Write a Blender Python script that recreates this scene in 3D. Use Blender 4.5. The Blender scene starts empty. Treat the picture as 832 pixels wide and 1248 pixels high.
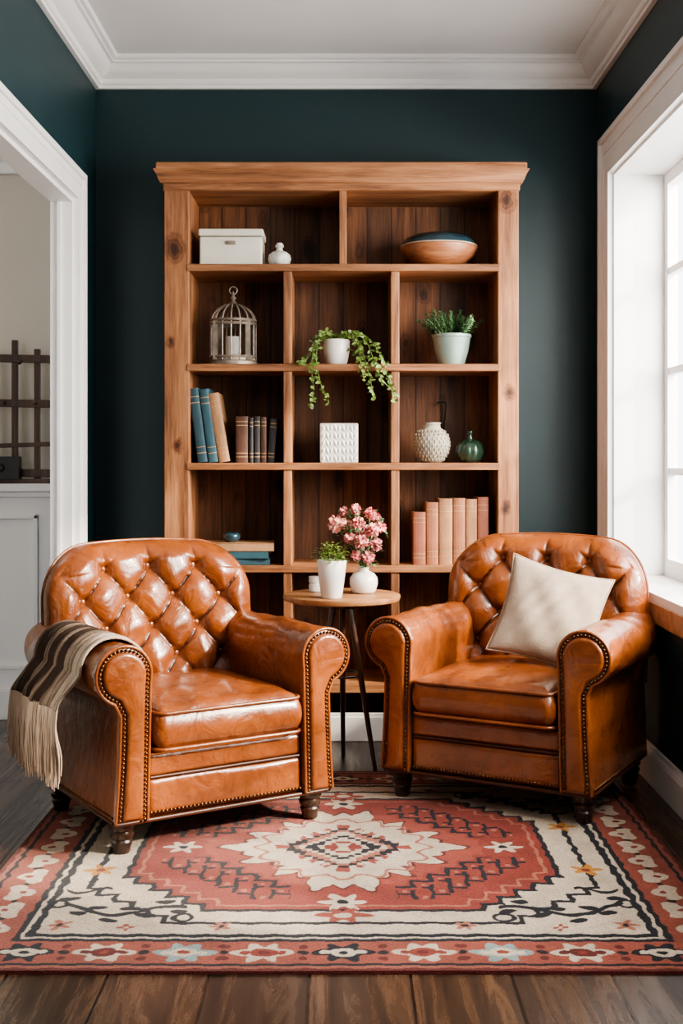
import bpy, bmesh, math, random
import numpy as np
from mathutils import Vector, Matrix, Euler
random.seed(7)
pi=math.pi
F=1495.0; CX=418.0; HY=555.0; EYE=1.16
def X_at(px,D): return (px-CX)*D/F
def Z_at(py,D): return EYE-(py-HY)*D/F

# ------------------------------------------------------------ materials
def newmat(name):
    m=bpy.data.materials.new(name); m.use_nodes=True
    nt=m.node_tree; b=nt.nodes['Principled BSDF']
    return m,nt,b
def N(nt,t,**k):
    n=nt.nodes.new(t)
    for a,v in k.items():
        if a in n.inputs: n.inputs[a].default_value=v
        else: setattr(n,a,v)
    return n
def ramp(nt,fac,stops):
    r=nt.nodes.new('ShaderNodeValToRGB')
    e=r.color_ramp.elements
    while len(e)<len(stops): e.new(0.5)
    for i,(p,c) in enumerate(stops):
        e[i].position=p; e[i].color=(c[0],c[1],c[2],1)
    nt.links.new(fac,r.inputs[0]); return r
def bump(nt,b,h,strength=0.3,dist=0.01):
    bp=nt.nodes.new('ShaderNodeBump'); bp.inputs['Strength'].default_value=strength; bp.inputs['Distance'].default_value=dist
    nt.links.new(h,bp.inputs['Height']); nt.links.new(bp.outputs[0],b.inputs['Normal']); return bp
def plain(name,col,rough=0.5,var=0.12,scale=8,bumps=0.1,metal=0,coat=0,bscale=None,spec=0.5):
    m,nt,b=newmat(name)
    tc=N(nt,'ShaderNodeTexCoord'); no=N(nt,'ShaderNodeTexNoise',Scale=scale,Detail=5.0)
    nt.links.new(tc.outputs['Object'],no.inputs['Vector'])
    c0=[max(0,c*(1-var)) for c in col]; c1=[min(1,c*(1+var)) for c in col]
    r=ramp(nt,no.outputs[0],[(0.3,c0),(0.7,c1)])
    nt.links.new(r.outputs[0],b.inputs['Base Color'])
    b.inputs['Roughness'].default_value=rough; b.inputs['Metallic'].default_value=metal
    b.inputs['Coat Weight'].default_value=coat; b.inputs['Coat Roughness'].default_value=0.15
    b.inputs['Specular IOR Level'].default_value=spec
    if bumps>0:
        n2=N(nt,'ShaderNodeTexNoise',Scale=(bscale or scale*12),Detail=4.0)
        nt.links.new(tc.outputs['Object'],n2.inputs['Vector'])
        bump(nt,b,n2.outputs[0],bumps,0.004)
    return m
def wood(name,dark,mid,light,axis='Z',rough=0.5,knots=False,coat=0.0,sc=1.0,plank=0,spots=None):
    m,nt,b=newmat(name)
    tc=N(nt,'ShaderNodeTexCoord'); mp=N(nt,'ShaderNodeMapping')
    s={'X':(0.06,1,1),'Y':(1,0.06,1),'Z':(1,1,0.06)}[axis]
    mp.inputs['Scale'].default_value=[q*sc for q in s]
    nt.links.new(tc.outputs['Object'],mp.inputs[0])
    n1=N(nt,'ShaderNodeTexNoise',Scale=22.0,Detail=8.0,Roughness=0.65,Distortion=0.6)
    nt.links.new(mp.outputs[0],n1.inputs['Vector'])
    n2=N(nt,'ShaderNodeTexNoise',Scale=140.0,Detail=4.0,Roughness=0.6)
    nt.links.new(mp.outputs[0],n2.inputs['Vector'])
    mx=N(nt,'ShaderNodeMix'); mx.data_type='FLOAT'; mx.inputs[0].default_value=0.3
    nt.links.new(n1.outputs[0],mx.inputs[2]); nt.links.new(n2.outputs[0],mx.inputs[3])
    r=ramp(nt,mx.outputs[0],[(0.37,dark),(0.5,mid),(0.62,light)])
    col=r.outputs[0]
    n3=N(nt,'ShaderNodeTexNoise',Scale=2.3,Detail=2.0); nt.links.new(tc.outputs['Object'],n3.inputs['Vector'])
    r3=ramp(nt,n3.outputs[0],[(0.3,(0.68,0.66,0.64)),(0.7,(1.12,1.1,1.08))])
    mm=N(nt,'ShaderNodeMix'); mm.data_type='RGBA'; mm.blend_type='MULTIPLY'; mm.inputs[0].default_value=1
    nt.links.new(col,mm.inputs[6]); nt.links.new(r3.outputs[0],mm.inputs[7]); col=mm.outputs[2]
    if knots:
        mk=N(nt,'ShaderNodeMapping'); mk.inputs['Scale'].default_value={'X':(1.6,5,5),'Y':(5,1.6,5),'Z':(9,9,5)}[axis]
        nt.links.new(tc.outputs['Object'],mk.inputs[0])
        vo=N(nt,'ShaderNodeTexVoronoi',Scale=0.9); nd=N(nt,'ShaderNodeTexNoise',Scale=3.0)
        ad=N(nt,'ShaderNodeVectorMath',operation='ADD'); sc2=N(nt,'ShaderNodeVectorMath',operation='SCALE'); sc2.inputs['Scale'].default_value=0.3
        nt.links.new(mk.outputs[0],nd.inputs['Vector']); nt.links.new(nd.outputs['Color'],sc2.inputs[0])
        nt.links.new(mk.outputs[0],ad.inputs[0]); nt.links.new(sc2.outputs[0],ad.inputs[1]); nt.links.new(ad.outputs[0],vo.inputs['Vector'])
        rk=ramp(nt,vo.outputs['Distance'],[(0.07,(0.10,0.07,0.05)),(0.16,(0.36,0.28,0.22)),(0.21,(0.85,0.8,0.75)),(0.24,(0.55,0.46,0.4)),(0.30,(1,1,1))])
        mk2=N(nt,'ShaderNodeMix'); mk2.data_type='RGBA'; mk2.blend_type='MULTIPLY'; mk2.inputs[0].default_value=0.95
        nt.links.new(col,mk2.inputs[6]); nt.links.new(rk.outputs[0],mk2.inputs[7]); col=mk2.outputs[2]
    if spots:
        nd=N(nt,'ShaderNodeTexNoise',Scale=30.0,Detail=3.0); nt.links.new(tc.outputs['Object'],nd.inputs['Vector'])
        sc2=N(nt,'ShaderNodeVectorMath',operation='SCALE'); sc2.inputs['Scale'].default_value=0.035; nt.links.new(nd.outputs['Color'],sc2.inputs[0])
        ad=N(nt,'ShaderNodeVectorMath',operation='ADD'); nt.links.new(tc.outputs['Object'],ad.inputs[0]); nt.links.new(sc2.outputs[0],ad.inputs[1])
        prev=None
        for (kx,kz,kr) in spots:
            su=N(nt,'ShaderNodeVectorMath',operation='SUBTRACT'); su.inputs[1].default_value=(kx+.017,0,kz+.017); nt.links.new(ad.outputs[0],su.inputs[0])
            ml=N(nt,'ShaderNodeVectorMath',operation='MULTIPLY'); ml.inputs[1].default_value=(1/kr,0,.7/kr); nt.links.new(su.outputs[0],ml.inputs[0])
            ln=N(nt,'ShaderNodeVectorMath',operation='LENGTH'); nt.links.new(ml.outputs[0],ln.inputs[0])
            if prev is None: prev=ln.outputs['Value']
            else:
                mi=N(nt,'ShaderNodeMath',operation='MINIMUM'); nt.links.new(prev,mi.inputs[0]); nt.links.new(ln.outputs['Value'],mi.inputs[1]); prev=mi.outputs[0]
        rk=ramp(nt,prev,[(0.10,(0.10,0.06,0.05)),(0.35,(0.22,0.15,0.11)),(0.45,(0.5,0.4,0.33)),(0.55,(0.28,0.2,0.16)),(0.68,(0.75,0.68,0.62)),(0.8,(0.6,0.52,0.46)),(1.0,(1,1,1))])
        mk2=N(nt,'ShaderNodeMix'); mk2.data_type='RGBA'; mk2.blend_type='MULTIPLY'; mk2.inputs[0].default_value=1
        nt.links.new(col,mk2.inputs[6]); nt.links.new(rk.outputs[0],mk2.inputs[7]); col=mk2.outputs[2]
    if plank:
        sx=N(nt,'ShaderNodeSeparateXYZ'); nt.links.new(tc.outputs['Object'],sx.inputs[0])
        ml=N(nt,'ShaderNodeMath',operation='DIVIDE'); ml.inputs[1].default_value=plank
        nt.links.new(sx.outputs[0],ml.inputs[0])
        fr=N(nt,'ShaderNodeMath',operation='FRACT'); nt.links.new(ml.outputs[0],fr.inputs[0])
        rp=ramp(nt,fr.outputs[0],[(0.0,(0.15,0.12,0.1)),(0.05,(1,1,1)),(0.95,(1,1,1)),(1.0,(0.15,0.12,0.1))])
        fl=N(nt,'ShaderNodeMath',operation='FLOOR'); nt.links.new(ml.outputs[0],fl.inputs[0])
        wn=N(nt,'ShaderNodeTexWhiteNoise'); wn.noise_dimensions='1D'; nt.links.new(fl.outputs[0],wn.inputs['W'])
        rw=ramp(nt,wn.outputs[0],[(0,(0.6,0.6,0.6)),(1,(1.2,1.15,1.1))])
        for src in (rp,rw):
            q=N(nt,'ShaderNodeMix'); q.data_type='RGBA'; q.blend_type='MULTIPLY'; q.inputs[0].default_value=1
            nt.links.new(col,q.inputs[6]); nt.links.new(src.outputs[0],q.inputs[7]); col=q.outputs[2]
    nt.links.new(col,b.inputs['Base Color'])
    b.inputs['Roughness'].default_value=rough; b.inputs['Coat Weight'].default_value=coat
    bump(nt,b,mx.outputs[0],0.25,0.004)
    return m
def attrmat(name,rough=0.9,bs=260,bst=0.5,sheen=0.3,noise=0.12):
    m,nt,b=newmat(name)
    a=N(nt,'ShaderNodeAttribute'); a.attribute_name='Col'
    tc=N(nt,'ShaderNodeTexCoord'); no=N(nt,'ShaderNodeTexNoise',Scale=float(bs),Detail=3.0)
    nt.links.new(tc.outputs['Object'],no.inputs['Vector'])
    r=ramp(nt,no.outputs[0],[(0.25,(1-noise*2.5,)*3),(0.75,(1+noise,)*3)])
    q=N(nt,'ShaderNodeMix'); q.data_type='RGBA'; q.blend_type='MULTIPLY'; q.inputs[0].default_value=1
    nt.links.new(a.outputs['Color'],q.inputs[6]); nt.links.new(r.outputs[0],q.inputs[7])
    n3=N(nt,'ShaderNodeTexNoise',Scale=9.0,Detail=3.0); nt.links.new(tc.outputs['Object'],n3.inputs['Vector'])
    r3=ramp(nt,n3.outputs[0],[(0.3,(0.78,)*3),(0.7,(1.05,)*3)])
    q2=N(nt,'ShaderNodeMix'); q2.data_type='RGBA'; q2.blend_type='MULTIPLY'; q2.inputs[0].default_value=1
    nt.links.new(q.outputs[2],q2.inputs[6]); nt.links.new(r3.outputs[0],q2.inputs[7])
    nt.links.new(q2.outputs[2],b.inputs['Base Color'])
    b.inputs['Roughness'].default_value=rough; b.inputs['Sheen Weight'].default_value=sheen
    b.inputs['Specular IOR Level'].default_value=0.15
    bump(nt,b,no.outputs[0],bst,0.004)
    return m
def leather(name):
    m,nt,b=newmat(name)
    tc=N(nt,'ShaderNodeTexCoord')
    n1=N(nt,'ShaderNodeTexNoise',Scale=5.0,Detail=6.0,Roughness=0.6)
    n2=N(nt,'ShaderNodeTexNoise',Scale=28.0,Detail=6.0,Roughness=0.7)
    vo=N(nt,'ShaderNodeTexVoronoi',Scale=420.0)
    for n in (n1,n2,vo): nt.links.new(tc.outputs['Object'],n.inputs['Vector'])
    mx=N(nt,'ShaderNodeMix'); mx.data_type='FLOAT'; mx.inputs[0].default_value=0.3
    nt.links.new(n1.outputs[0],mx.inputs[2]); nt.links.new(n2.outputs[0],mx.inputs[3])
    r=ramp(nt,mx.outputs[0],[(0.32,(0.105,0.025,0.0070)),(0.5,(0.205,0.054,0.0125)),(0.68,(0.30,0.086,0.020))])
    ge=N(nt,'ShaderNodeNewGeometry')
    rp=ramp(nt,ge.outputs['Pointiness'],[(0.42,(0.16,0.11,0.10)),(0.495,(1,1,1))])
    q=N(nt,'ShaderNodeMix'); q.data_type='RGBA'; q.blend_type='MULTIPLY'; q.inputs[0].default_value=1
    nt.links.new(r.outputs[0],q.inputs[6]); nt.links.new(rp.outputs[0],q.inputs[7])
    nt.links.new(q.outputs[2],b.inputs['Base Color'])
    rr=ramp(nt,n2.outputs[0],[(0.3,(0.25,)*3),(0.7,(0.38,)*3)])
    nt.links.new(rr.outputs[0],b.inputs['Roughness'])
    b.inputs['Coat Weight'].default_value=0.55; b.inputs['Coat Roughness'].default_value=0.14
    n3=N(nt,'ShaderNodeTexNoise',Scale=11.0,Detail=3.0,Distortion=1.2); nt.links.new(tc.outputs['Object'],n3.inputs['Vector'])
    b1=nt.nodes.new('ShaderNodeBump'); b1.inputs['Strength'].default_value=0.4; b1.inputs['Distance'].default_value=0.02
    nt.links.new(n3.outputs[0],b1.inputs['Height'])
    b2=nt.nodes.new('ShaderNodeBump'); b2.inputs['Strength'].default_value=0.12; b2.inputs['Distance'].default_value=0.002
    nt.links.new(vo.outputs['Distance'],b2.inputs['Height']); nt.links.new(b1.outputs[0],b2.inputs['Normal'])
    nt.links.new(b2.outputs[0],b.inputs['Normal'])
    return m

M={}
M['wall']=plain('teal_paint',(0.0050,0.0270,0.0325),0.5,0.10,3,0.06,bscale=160)
M['white']=plain('white_trim_paint',(0.80,0.785,0.77),0.4,0.02,4,0.03)
M['ceil']=plain('ceiling_paint',(0.74,0.725,0.715),0.8,0.02,3,0.05)
M['cream']=plain('hall_paint',(0.58,0.53,0.45),0.8,0.03,3,0.05)
M['case_v']=wood('oak_vertical',(0.12,0.045,0.018),(0.30,0.128,0.054),(0.45,0.215,0.10),'Z',0.5,False,spots=[(-.685,2.00,.05),(-.67,1.20,.026),(.665,2.20,.045),(.675,1.42,.028),(-.70,1.62,.02),(.66,.95,.025)])
M['case_h']=wood('oak_horizontal',(0.12,0.045,0.018),(0.30,0.128,0.054),(0.45,0.215,0.10),'X',0.5,False)
M['case_back']=wood('walnut_planks',(0.070,0.027,0.012),(0.17,0.070,0.029),(0.27,0.12,0.052),'Z',0.6,True,plank=0.105)
M['table_wood']=wood('table_oak',(0.20,0.09,0.035),(0.38,0.175,0.075),(0.50,0.26,0.12),'X',0.45)
M['darkwood']=wood('dark_walnut',(0.014,0.007,0.005),(0.03,0.014,0.009),(0.06,0.028,0.016),'Z',0.3,coat=0.3)
M['rackwood']=wood('rack_wood',(0.04,0.022,0.015),(0.075,0.04,0.027),(0.12,0.07,0.045),'Z',0.6)
M['bowlwood']=wood('bowl_wood',(0.16,0.055,0.024),(0.32,0.12,0.055),(0.42,0.19,0.09),'X',0.4,coat=0.2)
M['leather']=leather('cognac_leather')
M['darkleather']=plain('dark_piping',(0.06,0.016,0.006),0.4,0.2,20,0.1)
M['brass']=plain('antique_brass',(0.16,0.085,0.045),0.35,0.3,40,0.0,metal=1.0)
M['ceramic']=plain('white_ceramic',(0.66,0.635,0.59),0.35,0.04,10,0.05,coat=0.2)
M['speckle']=plain('crackle_ceramic',(0.58,0.56,0.52),0.4,0.3,55,0.3)
M['celadon']=plain('celadon_glaze',(0.22,0.30,0.26),0.25,0.12,9,0.05,coat=0.5)
M['green_glaze']=plain('green_glaze',(0.018,0.045,0.028),0.2,0.3,12,0.05,coat=0.6)
M['teal_glaze']=plain('teal_glaze',(0.012,0.035,0.048),0.25,0.3,12,0.05,coat=0.4)
M['stone']=plain('carved_stone',(0.25,0.225,0.175),0.7,0.3,40,0.6,bscale=60)
M['linen']=plain('linen',(0.37,0.29,0.225),0.95,0.10,30,0.7,bscale=330,spec=0.1)
M['fringe']=plain('fringe_wool',(0.60,0.48,0.38),0.95,0.1,30,0.3,spec=0.1)
M['metal_aged']=plain('aged_metal',(0.22,0.18,0.145),0.5,0.4,30,0.2,metal=0.4)
M['leaf']=plain('leaf_green',(0.105,0.165,0.030),0.5,0.5,30,0.1)
M['leaf2']=plain('fern_green',(0.085,0.18,0.075),0.5,0.45,30,0.1)
M['pink']=plain('pink_petal',(0.70,0.23,0.24),0.7,0.4,40,0.1)
M['pink2']=plain('pale_petal',(0.72,0.42,0.34),0.7,0.3,40,0.1)
M['soil']=plain('soil',(0.04,0.025,0.018),0.9,0.4,60,0.5)
M['pages']=plain('pages',(0.50,0.42,0.30),0.8,0.15,90,0.2)
M['bone']=plain('painted_box',(0.60,0.57,0.49),0.5,0.05,8,0.1)
M['iron']=plain('black_iron',(0.02,0.017,0.015),0.45,0.2,20,0.1,metal=0.5)

m,nt,b=newmat('plank_floor')
tc=N(nt,'ShaderNodeTexCoord'); mp=N(nt,'ShaderNodeMapping'); mp.inputs['Rotation'].default_value=(0,0,pi/2); mp.inputs['Location'].default_value=(0,0.075,0)
nt.links.new(tc.outputs['Object'],mp.inputs[0])
br=N(nt,'ShaderNodeTexBrick'); br.offset=0.37; br.offset_frequency=2
br.inputs['Scale'].default_value=1.0; br.inputs['Brick Width'].default_value=2.3; br.inputs['Row Height'].default_value=0.225
br.inputs['Mortar Size'].default_value=0.004; br.inputs['Mortar Smooth'].default_value=0.3
br.inputs['Color1'].default_value=(0.55,0.56,0.58,1); br.inputs['Color2'].default_value=(1.15,1.08,1.0,1); br.inputs['Mortar'].default_value=(0.05,0.04,0.04,1)
nt.links.new(mp.outputs[0],br.inputs['Vector'])
m2=N(nt,'ShaderNodeMapping'); m2.inputs['Scale'].default_value=(1,0.08,1); nt.links.new(tc.outputs['Object'],m2.inputs[0])
g1=N(nt,'ShaderNodeTexNoise',Scale=14.0,Detail=9.0,Roughness=0.72,Distortion=1.2); nt.links.new(m2.outputs[0],g1.inputs['Vector'])
rg=ramp(nt,g1.outputs[0],[(0.36,(0.013,0.0075,0.005)),(0.5,(0.050,0.028,0.017)),(0.66,(0.12,0.068,0.040))])
q=N(nt,'ShaderNodeMix'); q.data_type='RGBA'; q.blend_type='MULTIPLY'; q.inputs[0].default_value=1
nt.links.new(rg.outputs[0],q.inputs[6]); nt.links.new(br.outputs['Color'],q.inputs[7]); nt.links.new(q.outputs[2],b.inputs['Base Color'])
rr=ramp(nt,g1.outputs[0],[(0.3,(0.34,)*3),(0.7,(0.22,)*3)]); nt.links.new(rr.outputs[0],b.inputs['Roughness'])
sb=N(nt,'ShaderNodeMath',operation='MULTIPLY_ADD'); sb.inputs[1].default_value=-1.5; nt.links.new(br.outputs['Fac'],sb.inputs[0]); nt.links.new(g1.outputs[0],sb.inputs[2])
bump(nt,b,sb.outputs[0],0.4,0.004)
M['floor']=m
M['rug']=attrmat('woven_rug',0.95,230,0.8,0.1,0.18)
M['throw']=attrmat('woven_throw',0.95,300,0.8,0.0,0.15)

# ------------------------------------------------------------ mesh builder
class MB:
    def __init__(s): s.v=[]; s.f=[]; s.m=[]
    def add(s,vs,fs,mi=0):
        o=len(s.v); s.v+= [tuple(p) for p in vs]; s.f+=[tuple(i+o for i in f) for f in fs]; s.m+=[mi]*len(fs)
    def box(s,x0,x1,y0,y1,z0,z1,mi=0,rot=None,piv=None):
        vs=[Vector((x,y,z)) for x in (x0,x1) for y in (y0,y1) for z in (z0,z1)]
        if rot is not None:
            p=Vector(piv) if piv else Vector(((x0+x1)/2,(y0+y1)/2,(z0+z1)/2))
            R=Euler(rot).to_matrix(); vs=[R@(v-p)+p for v in vs]
        s.add(vs,[(0,1,3,2),(4,6,7,5),(0,4,5,1),(2,3,7,6),(0,2,6,4),(1,5,7,3)],mi)
    def lathe(s,prof,seg=32,c=(0,0,0),mi=0,flute=0,nfl=0):
        vs=[];fs=[];n=len(prof)
        for k in range(seg):
            a=2*pi*k/seg; mul=1+flute*(abs(math.cos(a*nfl/2))-0.5) if nfl else 1
            for r,z in prof: vs.append((c[0]+r*mul*math.cos(a),c[1]+r*mul*math.sin(a),c[2]+z))
        for k in range(seg):
            k2=(k+1)%seg
            for i in range(n-1): fs.append((k*n+i,k2*n+i,k2*n+i+1,k*n+i+1))
        s.add(vs,fs,mi)
        if prof[0][0]>1e-5: s.add([vs[k*n] for k in range(seg)],[tuple(range(seg))],mi)
        if prof[-1][0]>1e-5: s.add([vs[k*n+n-1] for k in range(seg)],[tuple(range(seg))],mi)
    def tube(s,pts,r,closed=False,seg=8,mi=0):
        pts=[Vector(p) for p in pts]; n=len(pts); vs=[];fs=[]
        up=None
        for i,p in enumerate(pts):
            a=pts[(i-1)%n] if (closed or i>0) else p; c=pts[(i+1)%n] if (closed or i<n-1) else p
            t=(c-a).normalized()
            if up is None:
                up=Vector((0,0,1)) if abs(t.z)<0.9 else Vector((1,0,0))
            side=t.cross(up)
            if side.length<1e-4: side=t.cross(Vector((0.3,0.9,0.1)))
            side.normalize(); up=side.cross(t).normalized()
            rr=r[i] if isinstance(r,(list,tuple)) else r
            for k in range(seg):
                an=2*pi*k/seg; vs.append(p+side*rr*math.cos(an)+up*rr*math.sin(an))
        for i in range(n if closed else n-1):
            j=(i+1)%n
            for k in range(seg):
                k2=(k+1)%seg; fs.append((i*seg+k,i*seg+k2,j*seg+k2,j*seg+k))
        s.add(vs,fs,mi)
        if not closed:
            s.add(vs[:seg],[tuple(range(seg))],mi); s.add(vs[-seg:],[tuple(range(seg))],mi)
    def ball(s,c,r,mi=0,seg=8,rings=5,sc=(1,1,1),R=None):
        vs=[];fs=[]
        for i in range(rings+1):
            th=pi*i/rings
            for k in range(seg):
                a=2*pi*k/seg; p=Vector((r*sc[0]*math.sin(th)*math.cos(a),r*sc[1]*math.sin(th)*math.sin(a),r*sc[2]*math.cos(th)))
                if R is not None: p=R@p
                vs.append((c[0]+p.x,c[1]+p.y,c[2]+p.z))
        for i in range(rings):
            for k in range(seg):
                k2=(k+1)%seg; fs.append((i*seg+k,(i+1)*seg+k,(i+1)*seg+k2,i*seg+k2))
        s.add(vs,fs,mi)
    def leaf(s,p,d,up,L,W,mi=0,curl=0.2):
        d=Vector(d).normalized(); up=Vector(up); sd=d.cross(up)
        if sd.length<1e-3: sd=d.cross(Vector((1,0.2,0)))
        sd.normalize(); nn=sd.cross(d).normalized(); p=Vector(p)
        def q(a,b,c): return p+d*(a*L)+sd*(b*W)+nn*(c*L)
        vs=[q(0,0,0),q(.3,.42,.05),q(.3,0,0.0),q(.3,-.42,.05),q(.7,.40,.02-curl*.3),q(.7,0,-.04-curl*.3),q(.7,-.40,.02-curl*.3),q(1,0,-curl)]
        s.add(vs,[(0,2,1),(0,3,2),(1,2,5,4),(2,3,6,5),(4,5,7),(5,6,7)],mi)
    def build(s,name,mats,parent=None,smooth=False,bevel=0,loc=(0,0,0),rot=(0,0,0),recalc=True,weld=False,solid=0,angle=None):
        me=bpy.data.meshes.new(name); me.from_pydata(s.v,[],s.f)
        if not isinstance(mats,(list,tuple)): mats=[mats]
        for mt in mats: me.materials.append(M[mt] if isinstance(mt,str) else mt)
        me.polygons.foreach_set('material_index',s.m)
        me.update()
        if recalc or weld:
            bm=bmesh.new(); bm.from_mesh(me)
            if weld: bmesh.ops.remove_doubles(bm,verts=bm.verts,dist=1e-5)
            if recalc: bmesh.ops.recalc_face_normals(bm,faces=bm.faces)
            bm.to_mesh(me); bm.free()
        if smooth: me.polygons.foreach_set('use_smooth',[True]*len(me.polygons))
        if smooth and angle:
            try: me.set_sharp_from_angle(angle=math.radians(angle))
            except Exception: pass
        ob=bpy.data.objects.new(name,me); bpy.context.scene.collection.objects.link(ob)
        ob.location=loc; ob.rotation_euler=rot
        if parent: ob.parent=parent
        if bevel:
            md=ob.modifiers.new('bevel','BEVEL'); md.width=bevel; md.segments=2; md.limit_method='ANGLE'
        if solid:
            md=ob.modifiers.new('solid','SOLIDIFY'); md.thickness=solid; md.offset=0
        return ob
def empty(name,loc=(0,0,0),rz=0):
    e=bpy.data.objects.new(name,None); bpy.context.scene.collection.objects.link(e)
    e.location=loc; e.rotation_euler=(0,0,rz); e.empty_display_size=0.1; return e

# ------------------------------------------------------------ room
XL,XR,YB,ZC=-1.075,1.10,5.34,2.872
YF=-0.6; TW=.08
DO0,DO1,DZ=3.55,4.88,2.185
WO0,WO1,WZ0,WZ1=2.3,4.98,0.675,2.31
m_=MB(); m_.box(-2.9,1.4,YF,5.9,-0.08,0); m_.build('floor','floor')
m_=MB(); m_.box(XL-TW,XR+0.25,YF,YB+0.1,ZC,ZC+0.1); m_.build('ceiling','ceil')
m_=MB(); m_.box(XL,XR+0.25,YB,YB+0.1,0,ZC); m_.build('wall_back','wall')
m_=MB(); m_.box(XL-.1,XR+0.25,YF-.1,YF,0,ZC); m_.build('wall_front','wall')
m_=MB(); m_.box(XL-TW,XL,DO1,YB+0.1,0,ZC); m_.box(XL-TW,XL,DO0,DO1,DZ,ZC); m_.box(XL-TW,XL,YF,DO0,0,ZC); m_.build('wall_left','wall')
m_=MB(); m_.box(XR,XR+0.25,WO1,YB,0,ZC); m_.box(XR,XR+0.25,WO0,WO1,WZ1,ZC); m_.box(XR,XR+0.25,WO0,WO1,0,WZ0-0.03); m_.box(XR,XR+0.25,YF,WO0,0,ZC); m_.build('wall_right','wall')
def sweepU(name,prof,mat,top):
    vs=[];fs=[];n=len(prof)
    for (o,z) in prof:
        vs+= [(XL+o,YF,top+z),(XL+o,YB-o,top+z),(XR-o,YB-o,top+z),(XR-o,YF,top+z)]
    for i in range(n-1):
        for k in range(3): fs.append((i*4+k,i*4+k+1,(i+1)*4+k+1,(i+1)*4+k))
    b=MB(); b.add(vs,fs); return b.build(name,mat,smooth=True,angle=25,recalc=True)
sweepU('trim_1',[(0,-0.12),(0.018,-0.12),(0.018,-0.105),(0.026,-0.102),(0.03,-0.092),(0.03,-0.082),(0.036,-0.078),(0.052,-0.068),(0.066,-0.052),(0.076,-0.034),(0.08,-0.03),(0.092,-0.028),(0.092,-0.018),(0.108,-0.016),(0.114,-0.008),(0.114,0),(0,0)],'white',ZC)
def base(name,pts):
    m_=MB(); pr=[(0,0),(0.02,0),(0.02,0.10),(0.016,0.112),(0.01,0.118),(0.008,0.13),(0,0.132)]
    (x0,y0),(x1,y1),nx,ny=pts
    vs=[(x0+nx*o,y0+ny*o,z) for o,z in pr]+[(x1+nx*o,y1+ny*o,z) for o,z in pr]; k=len(pr)
    fs=[(i,i+1,k+i+1,k+i) for i in range(k-1)]+[tuple(range(k)),tuple(range(2*k-1,k-1,-1))]
    m_.add(vs,fs); m_.build(name,'white')
base('baseboard_back',((XL,YB),(XR,YB),0,-1))
base('baseboard_right',((XR,YF),(XR,YB),-1,0))
base('baseboard_left',((XL,DO1+0.12),(XL,YB),1,0))
base('baseboard_left',((XL,YF),(XL,DO0-0.12),1,0))
d=empty('door_1',(XL,DO1,0))
def casing(par,x,y0,y1,z0,z1,w,sx,bottom=False,name='casing'):
    b=MB(); t=0.022
    def bar(a0,a1,c0,c1):
        xs=sorted((x-sx*.001,x+sx*t)); b.box(xs[0],xs[1],a0,a1,c0,c1)
    bar(y1,y1+w,z0,z1+w); bar(y0-w,y0,z0,z1+w); bar(y0,y1,z1,z1+w)
    if bottom: bar(y0,y1,z0-w,z0)
    def bead(off,wd,tt):
        xs=sorted((x+sx*.002,x+sx*tt))
        e=off+wd
        b.box(xs[0],xs[1],y1+off,y1+e,z0+.001,z1+e); b.box(xs[0],xs[1],y0-e,y0-off,z0+.001,z1+e); b.box(xs[0],xs[1],y0-off-.001,y1+off+.001,z1+off,z1+e-.0006)
    bead(w-0.020,0.023,0.034); bead(-0.003,0.014,0.027); bead(w*0.55,0.01,0.026)
    o=b.build(name,'white'); o.parent=par; o.matrix_parent_inverse=Matrix.Translation(-Vector(par.location)); return o
casing(d,XL,DO0,DO1,0,DZ,0.11,1)
b=MB(); b.box(XL-TW-.005,XL+0.003,DO1-0.02,DO1-.0005,0,DZ-.001); b.box(XL-TW-.005,XL+0.003,DO0+.0005,DO0+0.02,0,DZ-.001); b.box(XL-TW-.005,XL+0.003,DO0+.021,DO1-.021,DZ-0.02,DZ-.001)
b.box(XL-0.055,XL-0.042,DO1-0.032,DO1-0.019,0,DZ-.02)
o=b.build('jamb','white'); o.parent=d; o.matrix_parent_inverse=Matrix.Translation(-Vector(d.location))
w=empty('window_1',(XR,WO1,0))
def addw(b,n,mat='white',bev=0.0):
    o=b.build(n,mat,bevel=bev); o.parent=w; o.matrix_parent_inverse=Matrix.Translation(-Vector(w.location)); return o
casing(w,XR,WO0,WO1,WZ0,WZ1,0.165,-1)
b=MB(); b.box(XR-0.004,XR+0.251,WO1-0.015,WO1-.0005,WZ0,WZ1-.001); b.box(XR-0.004,XR+0.251,WO0+.0005,WO0+0.015,WZ0,WZ1-.001); b.box(XR-0.004,XR+0.251,WO0+.016,WO1-.016,WZ1-0.015,WZ1-.001); addw(b,'reveal')
b=MB(); b.box(XR-0.012,XR+0.252,WO0-0.1,WO1-0.016,WZ0-0.029,WZ0); addw(b,'sill')
b=MB(); b.box(XR-0.020,XR-0.001,WO0-0.12,WO1+0.02,WZ0-0.100,WZ0-0.029); addw(b,'apron','table_wood',.004)
b=MB(); xs0,xs1=XR+0.2,XR+0.24
b.box(xs0,xs1,WO1-0.065,WO1-0.015,WZ0,WZ1-.015); b.box(xs0,xs1,WO0+.015,WO0+0.065,WZ0,WZ1-.015)
b.box(xs0-.001,xs1+.001,WO0+.017,WO1-.017,WZ0,WZ0+0.07); b.box(xs0-.001,xs1+.001,WO0+.017,WO1-.017,WZ1-0.065,WZ1-.016)
for i in range(1,4):
    z=WZ0+0.02+i*(WZ1-WZ0-0.03)/4; b.box(xs0+.005,xs1-.005,WO0+.02,WO1-.02,z-0.014,z+0.014)
ny=7
for i in range(1,ny):
    y=WO0+i*(WO1-WO0)/ny; b.box(xs0+.003,xs1-.003,y-0.013,y+0.013,WZ0+.01,WZ1-.02)
addw(b,'sash')

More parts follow.
